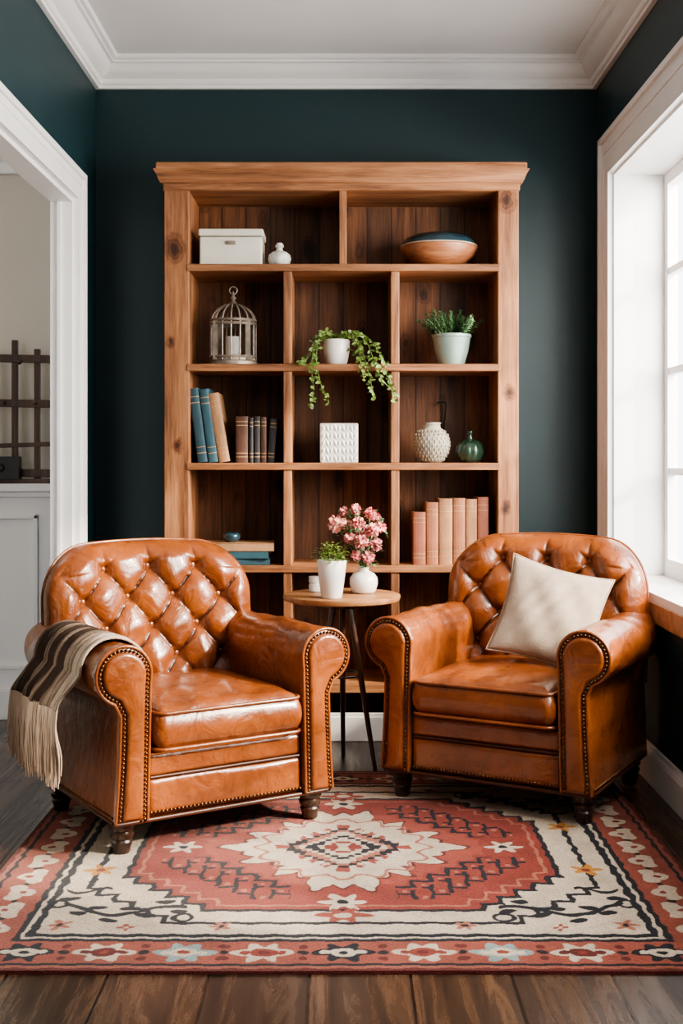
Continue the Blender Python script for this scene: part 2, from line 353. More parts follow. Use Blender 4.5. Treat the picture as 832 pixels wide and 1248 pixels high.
# ------------------------------------------------------------ hallway
m_=MB(); m_.box(-2.9,XL-TW,5.6,5.7,0,2.7); m_.build('wall_hall_back','cream')
m_=MB(); m_.box(-2.9,-2.8,YF,5.6,0,2.7); m_.build('wall_hall_left','cream')
m_=MB(); m_.box(-2.9,XL-TW,YF,5.7,2.62,2.72); m_.build('ceiling_hall','ceil')
b=MB(); b.box(-2.8,XL-0.09,5.52,5.6,2.50,2.62); b.box(-2.8,XL-0.09,5.46,5.6,2.57,2.62); b.box(-2.8,XL-.09,5.57,5.6,2.44,2.50); b.build('trim_2','white',bevel=0.01)
b=MB(); b.box(-2.79,XL-0.09,5.40,5.6,0,1.0); b.box(-2.8,XL-0.085,5.36,5.6,1.0,1.035); b.box(-2.8,XL-.085,5.38,5.6,0.975,1.0); b.box(-2.8,XL-.085,5.375,5.6,0,0.13)
for x0,x1 in ((-2.7,-2.1),(-2.0,-1.34)):
    for (a,c,e,g) in ((x0,x1,0.88,0.9),(x0,x1,0.22,0.24),(x0,x0+.02,0.22,0.9),(x1-.02,x1,0.22,0.9)): b.box(a,c,5.385,5.4,e,g)
b.build('trim_3','white',bevel=0.004)
e=empty('wooden_rack',(-1.45,5.48,1.035))
b=MB()
for xx in (-0.20,-0.105,-0.015,0.085,0.17): b.box(xx-0.013,xx+0.013,-0.012,0.012,0,0.60+0.04*((int(xx*100))%2))
for zz in (0.03,0.34,0.54): b.box(-0.26,0.2,-0.016,0.006,zz,zz+0.035,rot=(0,0.02,0))
b.box(-0.26,0.2,-0.016,0.006,0.16,0.18,rot=(0,-0.03,0)); 
b.box(-0.22,0.19,-0.05,0.05,0,0.02)
for k in range(6): b.ball((-0.2+k*0.07,-0.02,0.36+0.18*(k%2)),0.012)
b.build('slats','rackwood',parent=e,bevel=0.003)
b=MB(); b.box(-0.14,0.02,-0.075,-0.02,0.02,0.12); b.ball((-.06,-.08,.07),0.02,sc=(1,.4,1)); b.build('drawer_box','iron',parent=e,bevel=0.003)

# ------------------------------------------------------------ bookcase
BF,BB=4.983,5.325
bc=empty('bookcase',(0,BF,0))
def bcb(b,n,mat,bev=0.004):
    o=b.build(n,mat,bevel=bev); o.parent=bc; o.matrix_parent_inverse=Matrix.Translation(-Vector(bc.location)); return o
XB0,XB1=-0.727,0.713; IO0,IO1=-0.625,0.628
b=MB(); b.box(XB0,IO0,BF,BF+0.03,0.0,2.25); b.box(IO1,XB1,BF,BF+0.03,0.0,2.25); bcb(b,'stiles','case_v')
b=MB(); b.box(XB0,XB0+0.03,BF+.03,BB,0,2.27); b.box(XB1-0.03,XB1,BF+.03,BB,0,2.27)
b.box(IO0-0.025,IO0+0.0,BF+.03,BB,0.18,2.27); b.box(IO1,IO1+.025,BF+.03,BB,0.18,2.27); bcb(b,'sides','case_v')
b=MB(); b.box(XB0+.001,XB1-.001,BB-0.012,BB+.001,0,2.265); bcb(b,'back_planks','case_back',0)
b=MB(); b.box(XB0-.005,XB1+.005,BF-0.006,BB,2.235,2.275)
b.box(XB0-0.03,XB1+0.03,BF-0.035,BB,2.315,2.345)
bcb(b,'crown_boards','case_h',0.006)
pr=[(0,2.262),(-0.012,2.266),(-0.018,2.28),(-0.024,2.30),(-0.034,2.318),(0.0,2.318)]
b=MB(); vs=[];k=len(pr)
for (o,z) in pr: vs+=[(XB0+o*1.2,BB,z),(XB0+o*1.2,BF+o,z),(XB1-o*1.2,BF+o,z),(XB1-o*1.2,BB,z)]
b.add(vs,[(i*4+j,i*4+j+1,(i+1)*4+j+1,(i+1)*4+j) for i in range(k-1) for j in range(3)]); bcb(b,'crown_cove','case_h',0)
SH=[1.923,1.517,1.115,0.698]
b=MB(); ht=.0145
for z in SH: b.box(IO0-0.01,IO1+.01,BF-0.004,BB-.01,z-ht,z+ht)
b.box(IO0-.01,IO1+.01,BF-.003,BB-.01,0.195,0.235)
bcb(b,'shelves','case_h',0.003)
b=MB(); b.box(-0.016,0.014,BF+.004,BB-.01,1.92,2.24)
seg=[(0.235,SH[3]-ht),(SH[3]+ht,SH[2]-ht),(SH[2]+ht,SH[1]-ht),(SH[1]+ht,SH[0]-ht)]
for z0,z1 in seg:
    b.box(-0.243,-0.209,BF+.002,BB-.01,z0,z1); b.box(0.194,0.228,BF+.002,BB-.01,z0,z1)
bcb(b,'dividers','case_v',0.003)
b=MB(); b.box(XB0,XB1,BF-0.012,BF,0,0.10); b.box(XB0,XB1,BF-0.006,BF,0.10,0.115); bcb(b,'kick_board','white',0.004)
ZT=[s+ht+.0002 for s in SH]

# ------------------------------------------------------------ shelf objects
D1=5.09
e=empty('storage_box',(X_at(283,D1),D1+.02,ZT[0])); b=MB(); b.box(-.128,.128,-.09,.09,0,.118); b.build('body','bone',parent=e,bevel=.006)
b=MB(); b.box(-.133,.133,-.095,.095,.121,.15); b.build('lid','bone',parent=e,bevel=.006)
b=MB(); b.box(-.02,.02,-.098,-.09,.085,.1); b.build('clasp','metal_aged',parent=e,bevel=.002)
e=empty('ceramic_bottle',(X_at(341,D1),D1-.03,ZT[0])); b=MB()
b.lathe([(0,0),(.03,0),(.042,.012),(.048,.03),(.044,.048),(.03,.06),(.014,.066),(.012,.078),(.018,.082),(.016,.09),(0.01,.098),(0,.1)],32); b.build('body','speckle',parent=e,smooth=True,angle=50)
e=empty('wooden_bowl',(X_at(535,D1),D1+.03,ZT[0])); b=MB()
b.lathe([(0,0),(.06,0),(.075,.006),(.115,.024),(.146,.052),(.162,.083),(.161,.09),(.152,.088),(.14,.08)],48); b.build('outer','bowlwood',parent=e,smooth=True)
b=MB(); b.lathe([(.157,.086),(.155,.104),(.138,.124),(.105,.138),(.06,.147),(0,.150)],48); b.build('glazed_cover','teal_glaze',parent=e,smooth=True)
b=MB(); b.tube([(.157*math.cos(a),.157*math.sin(a),.092) for a in [2*pi*k/48 for k in range(48)]],.0035,True); b.build('rim','pages',parent=e,smooth=True)
e=empty('birdcage_lantern',(X_at(284,D1),D1,ZT[1])); b=MB(); R=.094
b.lathe([(0,0),(R+.008,0),(R+.008,.014),(R,.02),(R,.03),(0,.03)],32)
for z in (.034,.170,.185): b.tube([(R*math.cos(a),R*math.sin(a),z) for a in [2*pi*k/40 for k in range(40)]],.006,True,6)
for k in range(16):
    a=2*pi*k/16; ca,sa=math.cos(a),math.sin(a); pts=[(R*ca,R*sa,.02),(R*ca,R*sa,.175)]
    for j in range(1,9):
        t=j/8*pi/2; pts.append((R*math.cos(t)*ca,R*math.cos(t)*sa,.175+.08*math.sin(t)))
    b.tube(pts,.0038,False,6)
for a in (pi/4,3*pi/4,5*pi/4,7*pi/4): b.box(R*math.cos(a)-.010,R*math.cos(a)+.010,R*math.sin(a)-.008,R*math.sin(a)+.008,.02,.18)
b.lathe([(0,.25),(.022,.252),(.014,.262),(.006,.27),(.013,.28),(.006,.29),(.003,.308),(0,.31)],16)
b.tube([(.016*math.cos(t),0,.312+.016*math.sin(t)) for t in [2*pi*k/16 for k in range(16)]],.003,True,6)
b.build('cage','metal_aged',parent=e,smooth=True,angle=40)
b=MB(); b.lathe([(0,.03),(.032,.03),(.032,.12),(0,.122)],24); b.build('candle','ceramic',parent=e,smooth=True,angle=40)
e=empty('potted_succulent',(X_at(550,D1),D1,ZT[1])); b=MB()
b.lathe([(0,0),(.05,0),(.056,.01),(.07,.06),(.079,.115),(.083,.118),(.083,.128),(.076,.13),(.07,.118)],40); b.build('pot','celadon',parent=e,smooth=True,angle=40)
b=MB(); b.lathe([(.074,.115),(0,.12)],24); b.build('soil','soil',parent=e)
b=MB()
for k in range(26):
    a=2*pi*k/26*5+random.uniform(-.2,.2); r=.012+.045*(k/26); tilt=.15+1.0*(k/26)
    dr=Vector((math.cos(a)*math.sin(tilt)*1.2,math.sin(a)*math.sin(tilt)*.8,math.cos(tilt)+.25)).normalized()
    p=Vector((r*math.cos(a),r*math.sin(a),.118)); L=random.uniform(.085,.125)
    b.tube([p,p+dr*L],.0015,False,5)
    sd0=dr.cross(Vector((0,1,0.2))).normalized(); sd1=dr.cross(sd0)
    for j in range(13):
        q=p+dr*L*(j/12); s_=.022*(1-.6*abs(j/12-.35))
        for q4 in range(3):
            an=q4*2.1+j*.6; sd=sd0*math.cos(an)+sd1*math.sin(an)
            b.leaf(q,sd+dr*.9,dr,s_,.010)
b.build('foliage','leaf2',parent=e,recalc=False)
def catm(P,n=10):
    P=[Vector(p) for p in P]; P=[P[0]*2-P[1]]+P+[P[-1]*2-P[-2]]; out=[]
    for i in range(1,len(P)-2):
        for k in range(n):
            t=k/n; a,b_,c,d_=P[i-1],P[i],P[i+1],P[i+2]
            out.append(.5*((2*b_)+(c-a)*t+(2*a-5*b_+4*c-d_)*t*t+(3*b_-a-3*c+d_)*t**3))
    out.append(P[-2]); return out
px0=X_at(410,5.05)
e=empty('trailing_plant',(px0,5.05,ZT[1])); b=MB()
b.lathe([(0,0),(.036,0),(.044,.01),(.052,.05),(.055,.098),(.051,.104),(.047,.09)],32); b.build('pot','ceramic',parent=e,smooth=True,angle=50)
b=MB(); b.lathe([(.049,.088),(0,.092)],24); b.build('soil','soil',parent=e)
b=MB(); S=1/296
def vv(px,py,yy): return ((px-410)*S, yy, (443-py)*S)
vines=[[ (0,0,.09),vv(395,405,-.03),vv(383,425,-.07),vv(380,450,-.09),vv(383,475,-.09),vv(378,494,-.085)],
 [(0,0,.09),vv(400,404,-.03),vv(385,420,-.06),vv(372,440,-.08),vv(364,441,-.09)],
 [(0,0,.09),vv(390,412,-.04),vv(386,440,-.09),vv(392,470,-.09),vv(401,490,-.085)],
 [(0,0,.09),vv(425,404,-.03),vv(445,415,-.05),vv(455,440,-.09),vv(463,460,-.1),vv(480,480,-.09)],
 [(0,0,.09),vv(430,408,-.03),vv(440,425,-.06),vv(447,450,-.09),vv(452,470,-.09),vv(456,485,-.09)],
 [(0,0,.09),vv(430,402,-.02),vv(452,415,-.05),vv(462,432,-.085),vv(470,445,-.09)],
 [(0,0,.09),vv(420,405,-.04),vv(436,420,-.06),vv(438,438,-.09),vv(443,462,-.095)],
 [(0,0,.09),vv(402,403,.0),vv(392,404,-.01),vv(380,420,-.04)],
 [(0,0,.09),vv(455,440,-.09),vv(468,455,-.1),vv(478,470,-.09),vv(481,490,-.085)]]
for V in vines:
    pts=catm(V,6); b.tube(pts,.0020,False,5)
    for i,p in enumerate(pts[2:]):
        for k in range(2 if i%2 else 1):
            dr=Vector((random.uniform(-1,1),random.uniform(-1,.2),random.uniform(-.8,.5)))
            b.leaf(p,dr,(random.uniform(-.6,.6),-1,.5),random.uniform(.013,.027),random.uniform(.010,.019))
for k in range(60):
    a=random.uniform(0,2*pi); r=random.uniform(0,.06)
    b.leaf((r*math.cos(a),r*math.sin(a),.095+random.uniform(0,.03)),(math.cos(a),math.sin(a),random.uniform(0,1)),(0,0,1),.026,.016)
b.build('vines','leaf',parent=e,recalc=False)
def bookmat(nm,col): 
    if nm not in M: M[nm]=plain(nm,col,0.6,0.2,25,0.15)
    return nm
bookmat('cloth_teal',(0.020,0.060,0.082)); bookmat('cloth_teal2',(0.028,0.082,0.105)); bookmat('cloth_tan',(0.34,0.18,0.09)); bookmat('cloth_brown',(0.085,0.036,0.022))
bookmat('cloth_black',(0.025,0.02,0.022)); bookmat('cloth_peach',(0.30,0.115,0.055)); bookmat('cloth_rose',(0.28,0.090,0.050)); bookmat('cloth_cream',(0.34,0.165,0.08)); bookmat('gilt',(0.40,0.25,0.12))
def book(name,par,x,t,h,dep,mat,lean=0,z=0,y=0):
    b=MB(); c=.0025
    nseg=6; sp=[]
    for k in range(nseg+1):
        a=pi*k/nseg; sp.append((t/2-t/2*math.cos(a),-.006*math.sin(a)))
    vs=[(px_,py_,zz) for zz in (0,h) for px_,py_ in sp]; n=nseg+1
    b.add(vs,[(i,i+1,n+i+1,n+i) for i in range(nseg)]+[tuple(range(n)),tuple(range(n,2*n))],0)
    b.box(0,c,0,dep,0,h,0); b.box(t-c,t,0,dep,0,h,0); b.box(c,t-c,0.0,dep-.004,.004,h-.004,1)
    for f in (.12,.2,.8,.88):
        vs=[(px_,py_*1.1-.0006,zz) for zz in (h*f,h*f+.003) for px_,py_ in sp]
        b.add(vs,[(i,i+1,n+i+1,n+i) for i in range(nseg)],2)
    o=b.build(name,[mat,'pages','gilt'],parent=par,loc=(x,y,z),rot=(0,lean,0),recalc=True); return o
DB=5.03
e=empty('books',(X_at(229,DB),DB,ZT[2]))
lean=-.13
book('book_1',e,.003+.038,.040,.305,.2,'cloth_teal',lean); book('book_2',e,.046+.038,.040,.302,.2,'cloth_teal2',lean)
book('book_3',e,.086+.042,.044,.285,.2,'cloth_tan',-.17)
book('book_4',e,.196,.050,.190,.16,'cloth_brown',0); book('book_5',e,.250,.018,.185,.16,'cloth_black',0)
book('book_6',e,.270,.026,.19,.16,'cloth_black',0); book('book_7',e,.298,.024,.188,.16,'cloth_brown',0); book('book_8',e,.324,.030,.18,.16,'cloth_black',.08,z=.0025)
e=empty('books',(X_at(503,DB),DB,ZT[3]))
x=0
for i,(t,h,mt) in enumerate([(.052,.215,'cloth_rose'),(.050,.255,'cloth_peach'),(.056,.270,'cloth_cream'),(.050,.272,'cloth_peach'),(.046,.268,'cloth_cream'),(.046,.276,'cloth_rose')]):
    book('book_%d'%(i+1),e,x,t,h,.19,mt); x+=t+.002
e=empty('book_stack',(X_at(285,5.06),5.08,ZT[3]))
zz=0
for i,(ww,tt,dd,mt,r) in enumerate([(.30,.026,.17,'cloth_teal',.03),(.28,.030,.17,'cloth_teal2',-.05),(.29,.034,.17,'cloth_tan',.04)]):
    b=MB(); b.box(-ww/2,ww/2,-dd/2,dd/2,0,.003,0); b.box(-ww/2,ww/2,-dd/2,dd/2,tt-.003,tt,0); b.box(-ww/2,ww/2,-dd/2,-dd/2+.004,0,tt,0); b.box(-ww/2+.004,ww/2-.005,-dd/2+.004,dd/2-.005,.003,tt-.003,1)
    b.build('book_%d'%(i+1),[mt,'pages'],parent=e,loc=(0.01*i,0,zz),rot=(0,0,r)); zz+=tt
e=empty('small_bowl',(X_at(282,5.06),5.06,ZT[3]+zz)); b=MB(); b.lathe([(0,0),(.022,0),(.034,.012),(.038,.026),(.03,.038),(.022,.04),(.02,.034)],32)
b.build('body','teal_glaze',parent=e,smooth=True)
e=empty('ceramic_box',(X_at(413,DB+.05),DB+.06,ZT[2])); b=MB(); b.box(-.078,.078,-.06,.06,0,.162)
b.build('body','ceramic',parent=e,bevel=.004); b=MB()
for i in range(9):
    for j in range(5):
        xx=-.072+i*.0163; z0=.006+j*.031; s_=1 if i%2 else -1
        b.add([(xx,-.0605,z0+.006*s_),(xx+.0155,-.0605,z0-.006*s_+.0),(xx+.0155,-.0605,z0+.026-.006*s_),(xx,-.0605,z0+.026+.006*s_),(xx+.008,-.0645,z0+.013)],[(0,1,4),(1,2,4),(2,3,4),(3,0,4)])
b.build('carved_relief','ceramic',parent=e)
e=empty('patterned_vase',(X_at(525.5,D1),D1,ZT[2])); b=MB(); prof=[(0,0),(.04,0),(.05,.008),(.07,.04),(.078,.075),(.072,.11),(.052,.135),(.038,.145),(.036,.158),(.042,.166),(.036,.166),(.03,.15)]
b.lathe(prof,48)
for j in range(9):
    z=.015+j*.014; r=np.interp(z,[p[1] for p in prof[:9]],[p[0] for p in prof[:9]])
    for k in range(24):
        a=2*pi*(k+.5*(j%2))/24; b.ball((r*math.cos(a),r*math.sin(a),z),.0065,seg=6,rings=4,sc=(.45,.45,1.25))
b.build('body','stone',parent=e,smooth=True)
e=empty('green_gourd_vase',(X_at(572.5,D1),D1,ZT[2])); b=MB(); b.lathe([(0,0),(.035,0),(.052,.014),(.062,.045),(.055,.075),(.03,.094),(.012,.098)],60,flute=.07,nfl=10)
b.lathe([(.012,.094),(.014,.104),(.009,.112),(.012,.122),(.016,.13),(0,.132)],20); b.build('body','green_glaze',parent=e,smooth=True)
e=empty('iron_hook',(X_at(540,5.3),5.3,1.35)); b=MB(); b.tube(catm([(0,0,-.10),(.005,-.01,-.03),(.01,-.02,.03),(-.01,-.03,.04),(-.03,-.03,.035)],6),.004); b.box(-.008,.008,0,.012,-.11,-.09); b.build('hook','iron',parent=e,smooth=True)

# ------------------------------------------------------------ side table
TX,TY,TZ=-.005,4.60,.64
e=empty('side_table',(TX,TY,0)); b=MB(); b.lathe([(0,TZ-.024),(.205,TZ-.024),(.216,TZ-.020),(.22,TZ-.010),(.219,TZ-.002),(.215,TZ),(0,TZ)],64); b.build('top','table_wood',parent=e,smooth=True,angle=35)
b=MB(); b.lathe([(0,TZ-.05),(.06,TZ-.05),(.065,TZ-.024),(0,TZ-.024)],24)
for a in (-32,88,208):
    a=math.radians(a); b.tube([(.035*math.cos(a),.035*math.sin(a),TZ-.04),(.09*math.cos(a),.09*math.sin(a),.3),(.145*math.cos(a),.145*math.sin(a),0)],[.012,.011,.008],False,12)
b.tube([(.075*math.cos(a),.075*math.sin(a),.34) for a in [2*pi*k/32 for k in range(32)]],.005,True)
b.build('legs','darkwood',parent=e,smooth=True,angle=50)
dP=4.47
e=empty('potted_plant',(X_at(404,dP),dP,TZ)); b=MB(); b.lathe([(0,0),(.034,0),(.038,.004),(.047,.07),(.055,.135),(.052,.139),(.048,.128)],40); b.build('pot','ceramic',parent=e,smooth=True,angle=50)
b=MB(); b.lathe([(.05,.126),(0,.13)],24); b.build('soil','soil',parent=e)
b=MB()
for k in range(230):
    a=random.uniform(0,2*pi); ph=random.uniform(.1,1.5); rr=random.uniform(.025,.080)
    c=Vector((rr*math.cos(a)*math.sin(ph),rr*math.sin(a)*math.sin(ph)*.8,.13+rr*math.cos(ph)*.95))
    b.leaf(c,(math.cos(a),math.sin(a),random.uniform(-.3,1)),(0,0,1),.017,.011)
for k in range(14):
    a=2*pi*k/14; b.tube([(0,0,.12),(.05*math.cos(a),.05*math.sin(a),.17)],.0012,False,4)
b.build('foliage','leaf',parent=e,recalc=False)
dV=4.63
e=empty('flower_vase',(X_at(443,dV),dV,TZ)); b=MB(); b.lathe([(0,0),(.035,0),(.045,.008),(.053,.035),(.052,.058),(.04,.075),(.022,.083),(.018,.09),(.021,.098),(.018,.098),(.014,.085)],40); b.build('body','ceramic',parent=e,smooth=True,angle=60)
S=dV/F
fl=[]
for (px,py,yy,r,c) in [(411,639,.0,11,1),(419,624,0.01,6,0),(433,621,0,7,0),(451,627,.01,8,0),(463,643,0,7.5,0),(437,638,-.03,8,0),(453,646,-.03,9,0),(426,656,-.02,7,0),(440,660,-.04,9,0),(458,664,-.02,8,0),(434,677,-.02,7,0),(449,679,-.03,8,0),(439,650,.04,8,0),(459,632,.04,6,0),(424,640,.03,6,1)]:
    fl.append((Vector(((px-443)*S,yy,(728-py)*S-.014)),r*S*1.02,c))
b=MB()
for p,r,c in fl: b.tube(catm([(0,0,.05),(p.x*.2,p.y*.3,.12),(p.x,p.y,p.z-r*.3)],5),.0018,False,5)
for k in range(110):
    p,r,c=random.choice(fl); q=p+Vector((random.uniform(-1,1)*.025,random.uniform(-1,1)*.025,-r*random.uniform(0,1.4)))
    b.leaf(q,(random.uniform(-1,1),random.uniform(-1,.5),random.uniform(-.5,.8)),(0,0,1),.026,.013)
b.build('stems','leaf2',parent=e,recalc=False)
b=MB()
for p,r,c in fl:
    b.ball(p,r*.55,mi=c,seg=10,rings=7)
    n=40
    for k in range(n):
        th=math.acos(1-2*(k+.5)/n); a=k*2.399963; nrm=Vector((math.sin(th)*math.cos(a),math.sin(th)*math.sin(a),math.cos(th)))
        tang=nrm.cross(Vector((random.uniform(-1,1),random.uniform(-1,1),random.uniform(-1,1)))).normalized()
        mi=c if random.random()<.75 else 1-c
        b.leaf(p+nrm*r*.42,nrm*.9+tang*.5,tang.cross(nrm),r*.72,r*.6,mi=mi,curl=-.25)
b.build('blossoms',['pink','pink2'],parent=e,recalc=False)
e=empty('candle_tin',(X_at(384,4.62),4.68,TZ)); b=MB(); b.lathe([(0,0),(.022,0),(.026,.004),(.026,.028),(.024,.028),(.022,.034),(.026,.036),(.026,.058),(0,.06)],28); b.build('body','ceramic',parent=e,smooth=True,angle=40)

# ------------------------------------------------------------ armchair
def fround(d,r): 
    t=min(max(d/r,0),1); return math.sqrt(max(0,1-(1-t)**2))
def sdd(x,z,W,H,R):
    qx=abs(x)-(W-R); qz=abs(z)-(H-R)
    return R-math.hypot(max(qx,0),max(qz,0))-min(max(qx,qz),0)
def pad(W,H,R,tf,tb,r,disp,mp,nx=60,nz=50,k=0.9):
    vs=[];fs=[];idx={}
    def warp(u): return (1-k)*u+k*math.sin(pi/2*u)
    for side in (0,1):
        for j in range(nz+1):
            z=H*warp(-1+2*j/nz); az=abs(z)-(H-R)
            w_=W if az<=0 else W-R+math.sqrt(max(0,R*R-az*az))
            for i in range(nx+1):
                edge=i in(0,nx) or j in(0,nz)
                if side==1 and edge: idx[(1,i,j)]=idx[(0,i,j)]; continue
                x=w_*warp(-1+2*i/nx); d_=max(0,sdd(x,z,W,H,R))
                if edge: d_=0
                f=fround(d_,r); t=(tf*f+disp(x,z,d_)) if side==0 else -tb*f
                idx[(side,i,j)]=len(vs); vs.append(mp(x,z,t))
        for j in range(nz):
            for i in range(nx):
                q=(idx[(side,i,j)],idx[(side,i+1,j)],idx[(side,i+1,j+1)],idx[(side,i,j+1)])
                fs.append(q if side==0 else q[::-1])
    return vs,fs
def sm(a,b_,x): 
    t=min(max((x-a)/(b_-a),0),1); return t*t*(3-2*t)
AC=(.338,.523); AR=.087
def arm_profile():
    P=[]
    for i in range(14): P.append((.254+.008*(1-i/13),.10+(.485-.10)*i/13))
    for i in range(27):
        a=math.radians(180-(180+70)*i/26); P.append((AC[0]+AR*math.cos(a),AC[1]+AR*math.sin(a)))
    for i in range(1,15): P.append((.350-.003*math.sin(pi*i/14)+.016*(i/14),.430-(.430-.10)*i/14))
    return P
def inset(P,o):
    out=[];n=len(P)
    for i,(x,z) in enumerate(P):
        a=P[max(0,i-1)]; c=P[min(n-1,i+1)]; tx,tz=c[0]-a[0],c[1]-a[1]; L=math.hypot(tx,tz)
        nx_,nz_=tz/L,-tx/L
        zz=z+nz_*o
        if i==0 or i==n-1: zz=z+o*.5
        out.append((x+nx_*o,zz))
    return out
def resample(P,step):
    out=[P[0]];acc=0
    for a,c in zip(P[:-1],P[1:]):
        a=Vector(a);c=Vector(c);L=(c-a).length
        while acc+L>=step:
            t=(step-acc)/L; a=a+(c-a)*t; out.append(tuple(a)); L=(c-a).length; acc=0
        acc+=L
    return out
def armchair(loc,rz):
    e=empty('armchair',loc,rz)
    P=arm_profile(); nails=[]; FY=-.34; n=len(P)
    cap=lambda o:[(o+i,o+i+1,o+n-2-i,o+n-1-i) for i in range(n//2-1)]+[(o+n//2-1,o+n//2,o+n//2+1)]
    for sg,nm in ((-1,'arm_left'),(1,'arm_right')):
        b=MB(); st=[(FY,.014),(FY+.003,.0065),(FY+.009,.0015),(FY+.016,0)]+[(FY+.016+.62*i/40,0) for i in range(1,41)]
        vs=[]
        for (y,o) in st:
            Q=inset(P,o)
            for i,(x,z) in enumerate(Q):
                dx,dz=x-AC[0],z-AC[1]; rr=math.hypot(dx,dz)
                if z>.47 and 14<=i<=42:
                    an=math.atan2(dz,dx); am=.0045*math.exp(-(y-FY-.02)/.06)*min(1,(y-FY)/.02)
                    w_=am*math.sin(an*13+1.3*math.sin(y*30))
                    w_+=.0035*math.sin(y*15+an*2)*sm(FY,FY+.15,y)+.0020*math.sin(y*42+an*3)*sm(FY+.1,FY+.2,y)
                    x+=dx/rr*w_; z+=dz/rr*w_
                elif i>42 or i<14:
                    x+=.002*math.sin(z*18+y*9)*sm(FY,FY+.1,y)
                vs.append((sg*x,y,z))
        fs=[(j*n+i,j*n+i+1,(j+1)*n+i+1,(j+1)*n+i) for j in range(len(st)-1) for i in range(n-1)]
        fs+=cap(0)+cap((len(st)-1)*n)
        fs+=[(j*n,(j+1)*n,(j+1)*n+n-1,j*n+n-1) for j in range(len(st)-1)]
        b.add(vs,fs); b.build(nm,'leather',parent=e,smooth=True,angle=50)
        b=MB(); vs=[]
        stp=[(FY+.001,.020),(FY-.007,.0215),(FY-.011,.026),(FY-.012,.032)]
        for (y,o) in stp: vs+=[(sg*x,y,z) for x,z in inset(P,o)]
        fs=[(j*n+i,j*n+i+1,(j+1)*n+i+1,(j+1)*n+i) for j in range(len(stp)-1) for i in range(n-1)]
        fs+=cap((len(stp)-1)*n)+[(j*n,(j+1)*n,(j+1)*n+n-1,j*n+n-1) for j in range(len(stp)-1)]
        b.add(vs,fs); b.build(nm+'_facing','leather',parent=e,smooth=True,angle=50)
        b=MB(); Q=inset(P,.003); b.tube([(sg*x,FY+.001,z) for x,z in Q],.0052,False,8); b.build(nm+'_piping','leather',parent=e,smooth=True)
        for x,z in resample(inset(P,.0135),.0125): nails.append((sg*x,FY-.003,z))
        for k in range(44): nails.append((sg*.3675,FY+.02+k*.0135,.116))
        b=MB(); b.tube([(sg*.3665,FY+.01,.102),(sg*.3665,.27,.102)],.005,False,8); b.build(nm+'_welt','darkleather',parent=e,smooth=True)
    zc,H,W,R=.548,.288,.374,.165; a_=.165; row=.094; z0=.752
    def mpb(x,z,t):
        Z=zc+z; top=sm(0,1,(z+H)/(2*H))
        yy=.235+.20*(Z-.3)-.07*(x/W)**2*(.3+.7*top)
        return (x, yy-t, Z+.024*(1-(x/W)**2)*top)
    def disp(x,z,d_):
        Z=zc+z; p=x/a_+(Z-z0)/(2*row); q=x/a_-(Z-z0)/(2*row)
        sp,sq=abs(math.sin(pi*p)),abs(math.sin(pi*q))
        t=(sp*sq)**.5*.75+.25*min(sp,sq)**.35
        m_=sm(.015,.09,d_)
        if Z>z0:
            t2=abs(math.sin(pi*(x/a_)))**.5; g=sm(z0,z0+.05,Z); t=t*(1-g)+t2*g; m_=sm(.0,.06,d_)
        jj=round((z0-Z)/row); best=9
        for j in (jj-1,jj,jj+1):
            if j<0: continue
            off=.5*(j%2); i=round(x/a_-off); bx=(i+off)*a_; bz=z0-j*row
            best=min(best,math.hypot(x-bx,Z-bz))
        wr=.0014*math.sin(x*70+Z*31)+.0014*math.sin(Z*85-x*40)
        return m_*(.032*t-.012+wr)-.022*math.exp(-(best/.021)**2)*m_
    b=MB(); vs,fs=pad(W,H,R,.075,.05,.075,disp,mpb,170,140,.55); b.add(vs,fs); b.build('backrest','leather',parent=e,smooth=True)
    b=MB()
    for j in range(0,5):
        for i in range(-3,4):
            x=(i+.5*(j%2))*a_; Z=z0-j*row; d_=sdd(x,Z-zc,W,H,R)
            if d_<.05: continue
            f=fround(d_,.075); p=mpb(x,Z-zc,.075*f+disp(x,Z-zc,d_)+.005); b.ball(p,.0115,seg=12,rings=8,sc=(1,.55,1))
    b.build('buttons','leather',parent=e,smooth=True)
    Pq=[(-W,-H+.1)]; 
    for i in range(1,12): Pq.append((-W,-H+.1+(2*H-.1-R)*i/11))
    for i in range(1,13): an=pi-pi/2*i/12; Pq.append((-W+R+R*math.cos(an),H-R+R*math.sin(an)))
    for i in range(1,16): Pq.append((-W+R+(2*W-2*R)*i/15,H))
    for i in range(1,13): an=pi/2-pi/2*i/12; Pq.append((W-R+R*math.cos(an),H-R+R*math.sin(an)))
    for i in range(1,12): Pq.append((W,H-R-(2*H-.1-R)*i/11))
    b=MB(); b.tube([mpb(x,z,-.012) for x,z in Pq],.005,False,8); b.build('back_piping','leather',parent=e,smooth=True)
    b=MB(); b.box(-.355,.355,.235,.295,.10,.46); b.build('back_panel','leather',parent=e,bevel=.02)
    b=MB(); b.box(-.27,.27,-.29,.25,.10,.285); b.build('deck','darkleather',parent=e,bevel=.01)
    b=MB(); vs,fs=pad(.262,.058,.012,.022,.01,.022,lambda x,z,d_:.003*math.sin(x*14)*sm(0,.02,d_),lambda x,z,t:(x,-.305-t,.158+z),60,16,.5); b.add(vs,fs)
    vs,fs=pad(.262,.036,.010,.021,.01,.016,lambda x,z,d_:.0015*math.sin(x*19),lambda x,z,t:(x,-.303-t,.252+z),60,16,.5); b.add(vs,fs); b.build('front_rail','leather',parent=e,smooth=True)
    b=MB(); b.tube([(-.25,-.324,.217),(.25,-.324,.217)],.0045,False,8); b.build('rail_piping','darkleather',parent=e,smooth=True)
    for k in range(41): nails.append((-.25+k*.0125,-.3285,.116))
    b=MB(); b.box(-.362,.362,-.333,.285,.090,.102); b.build('base_frame','darkleather',parent=e,bevel=.004)
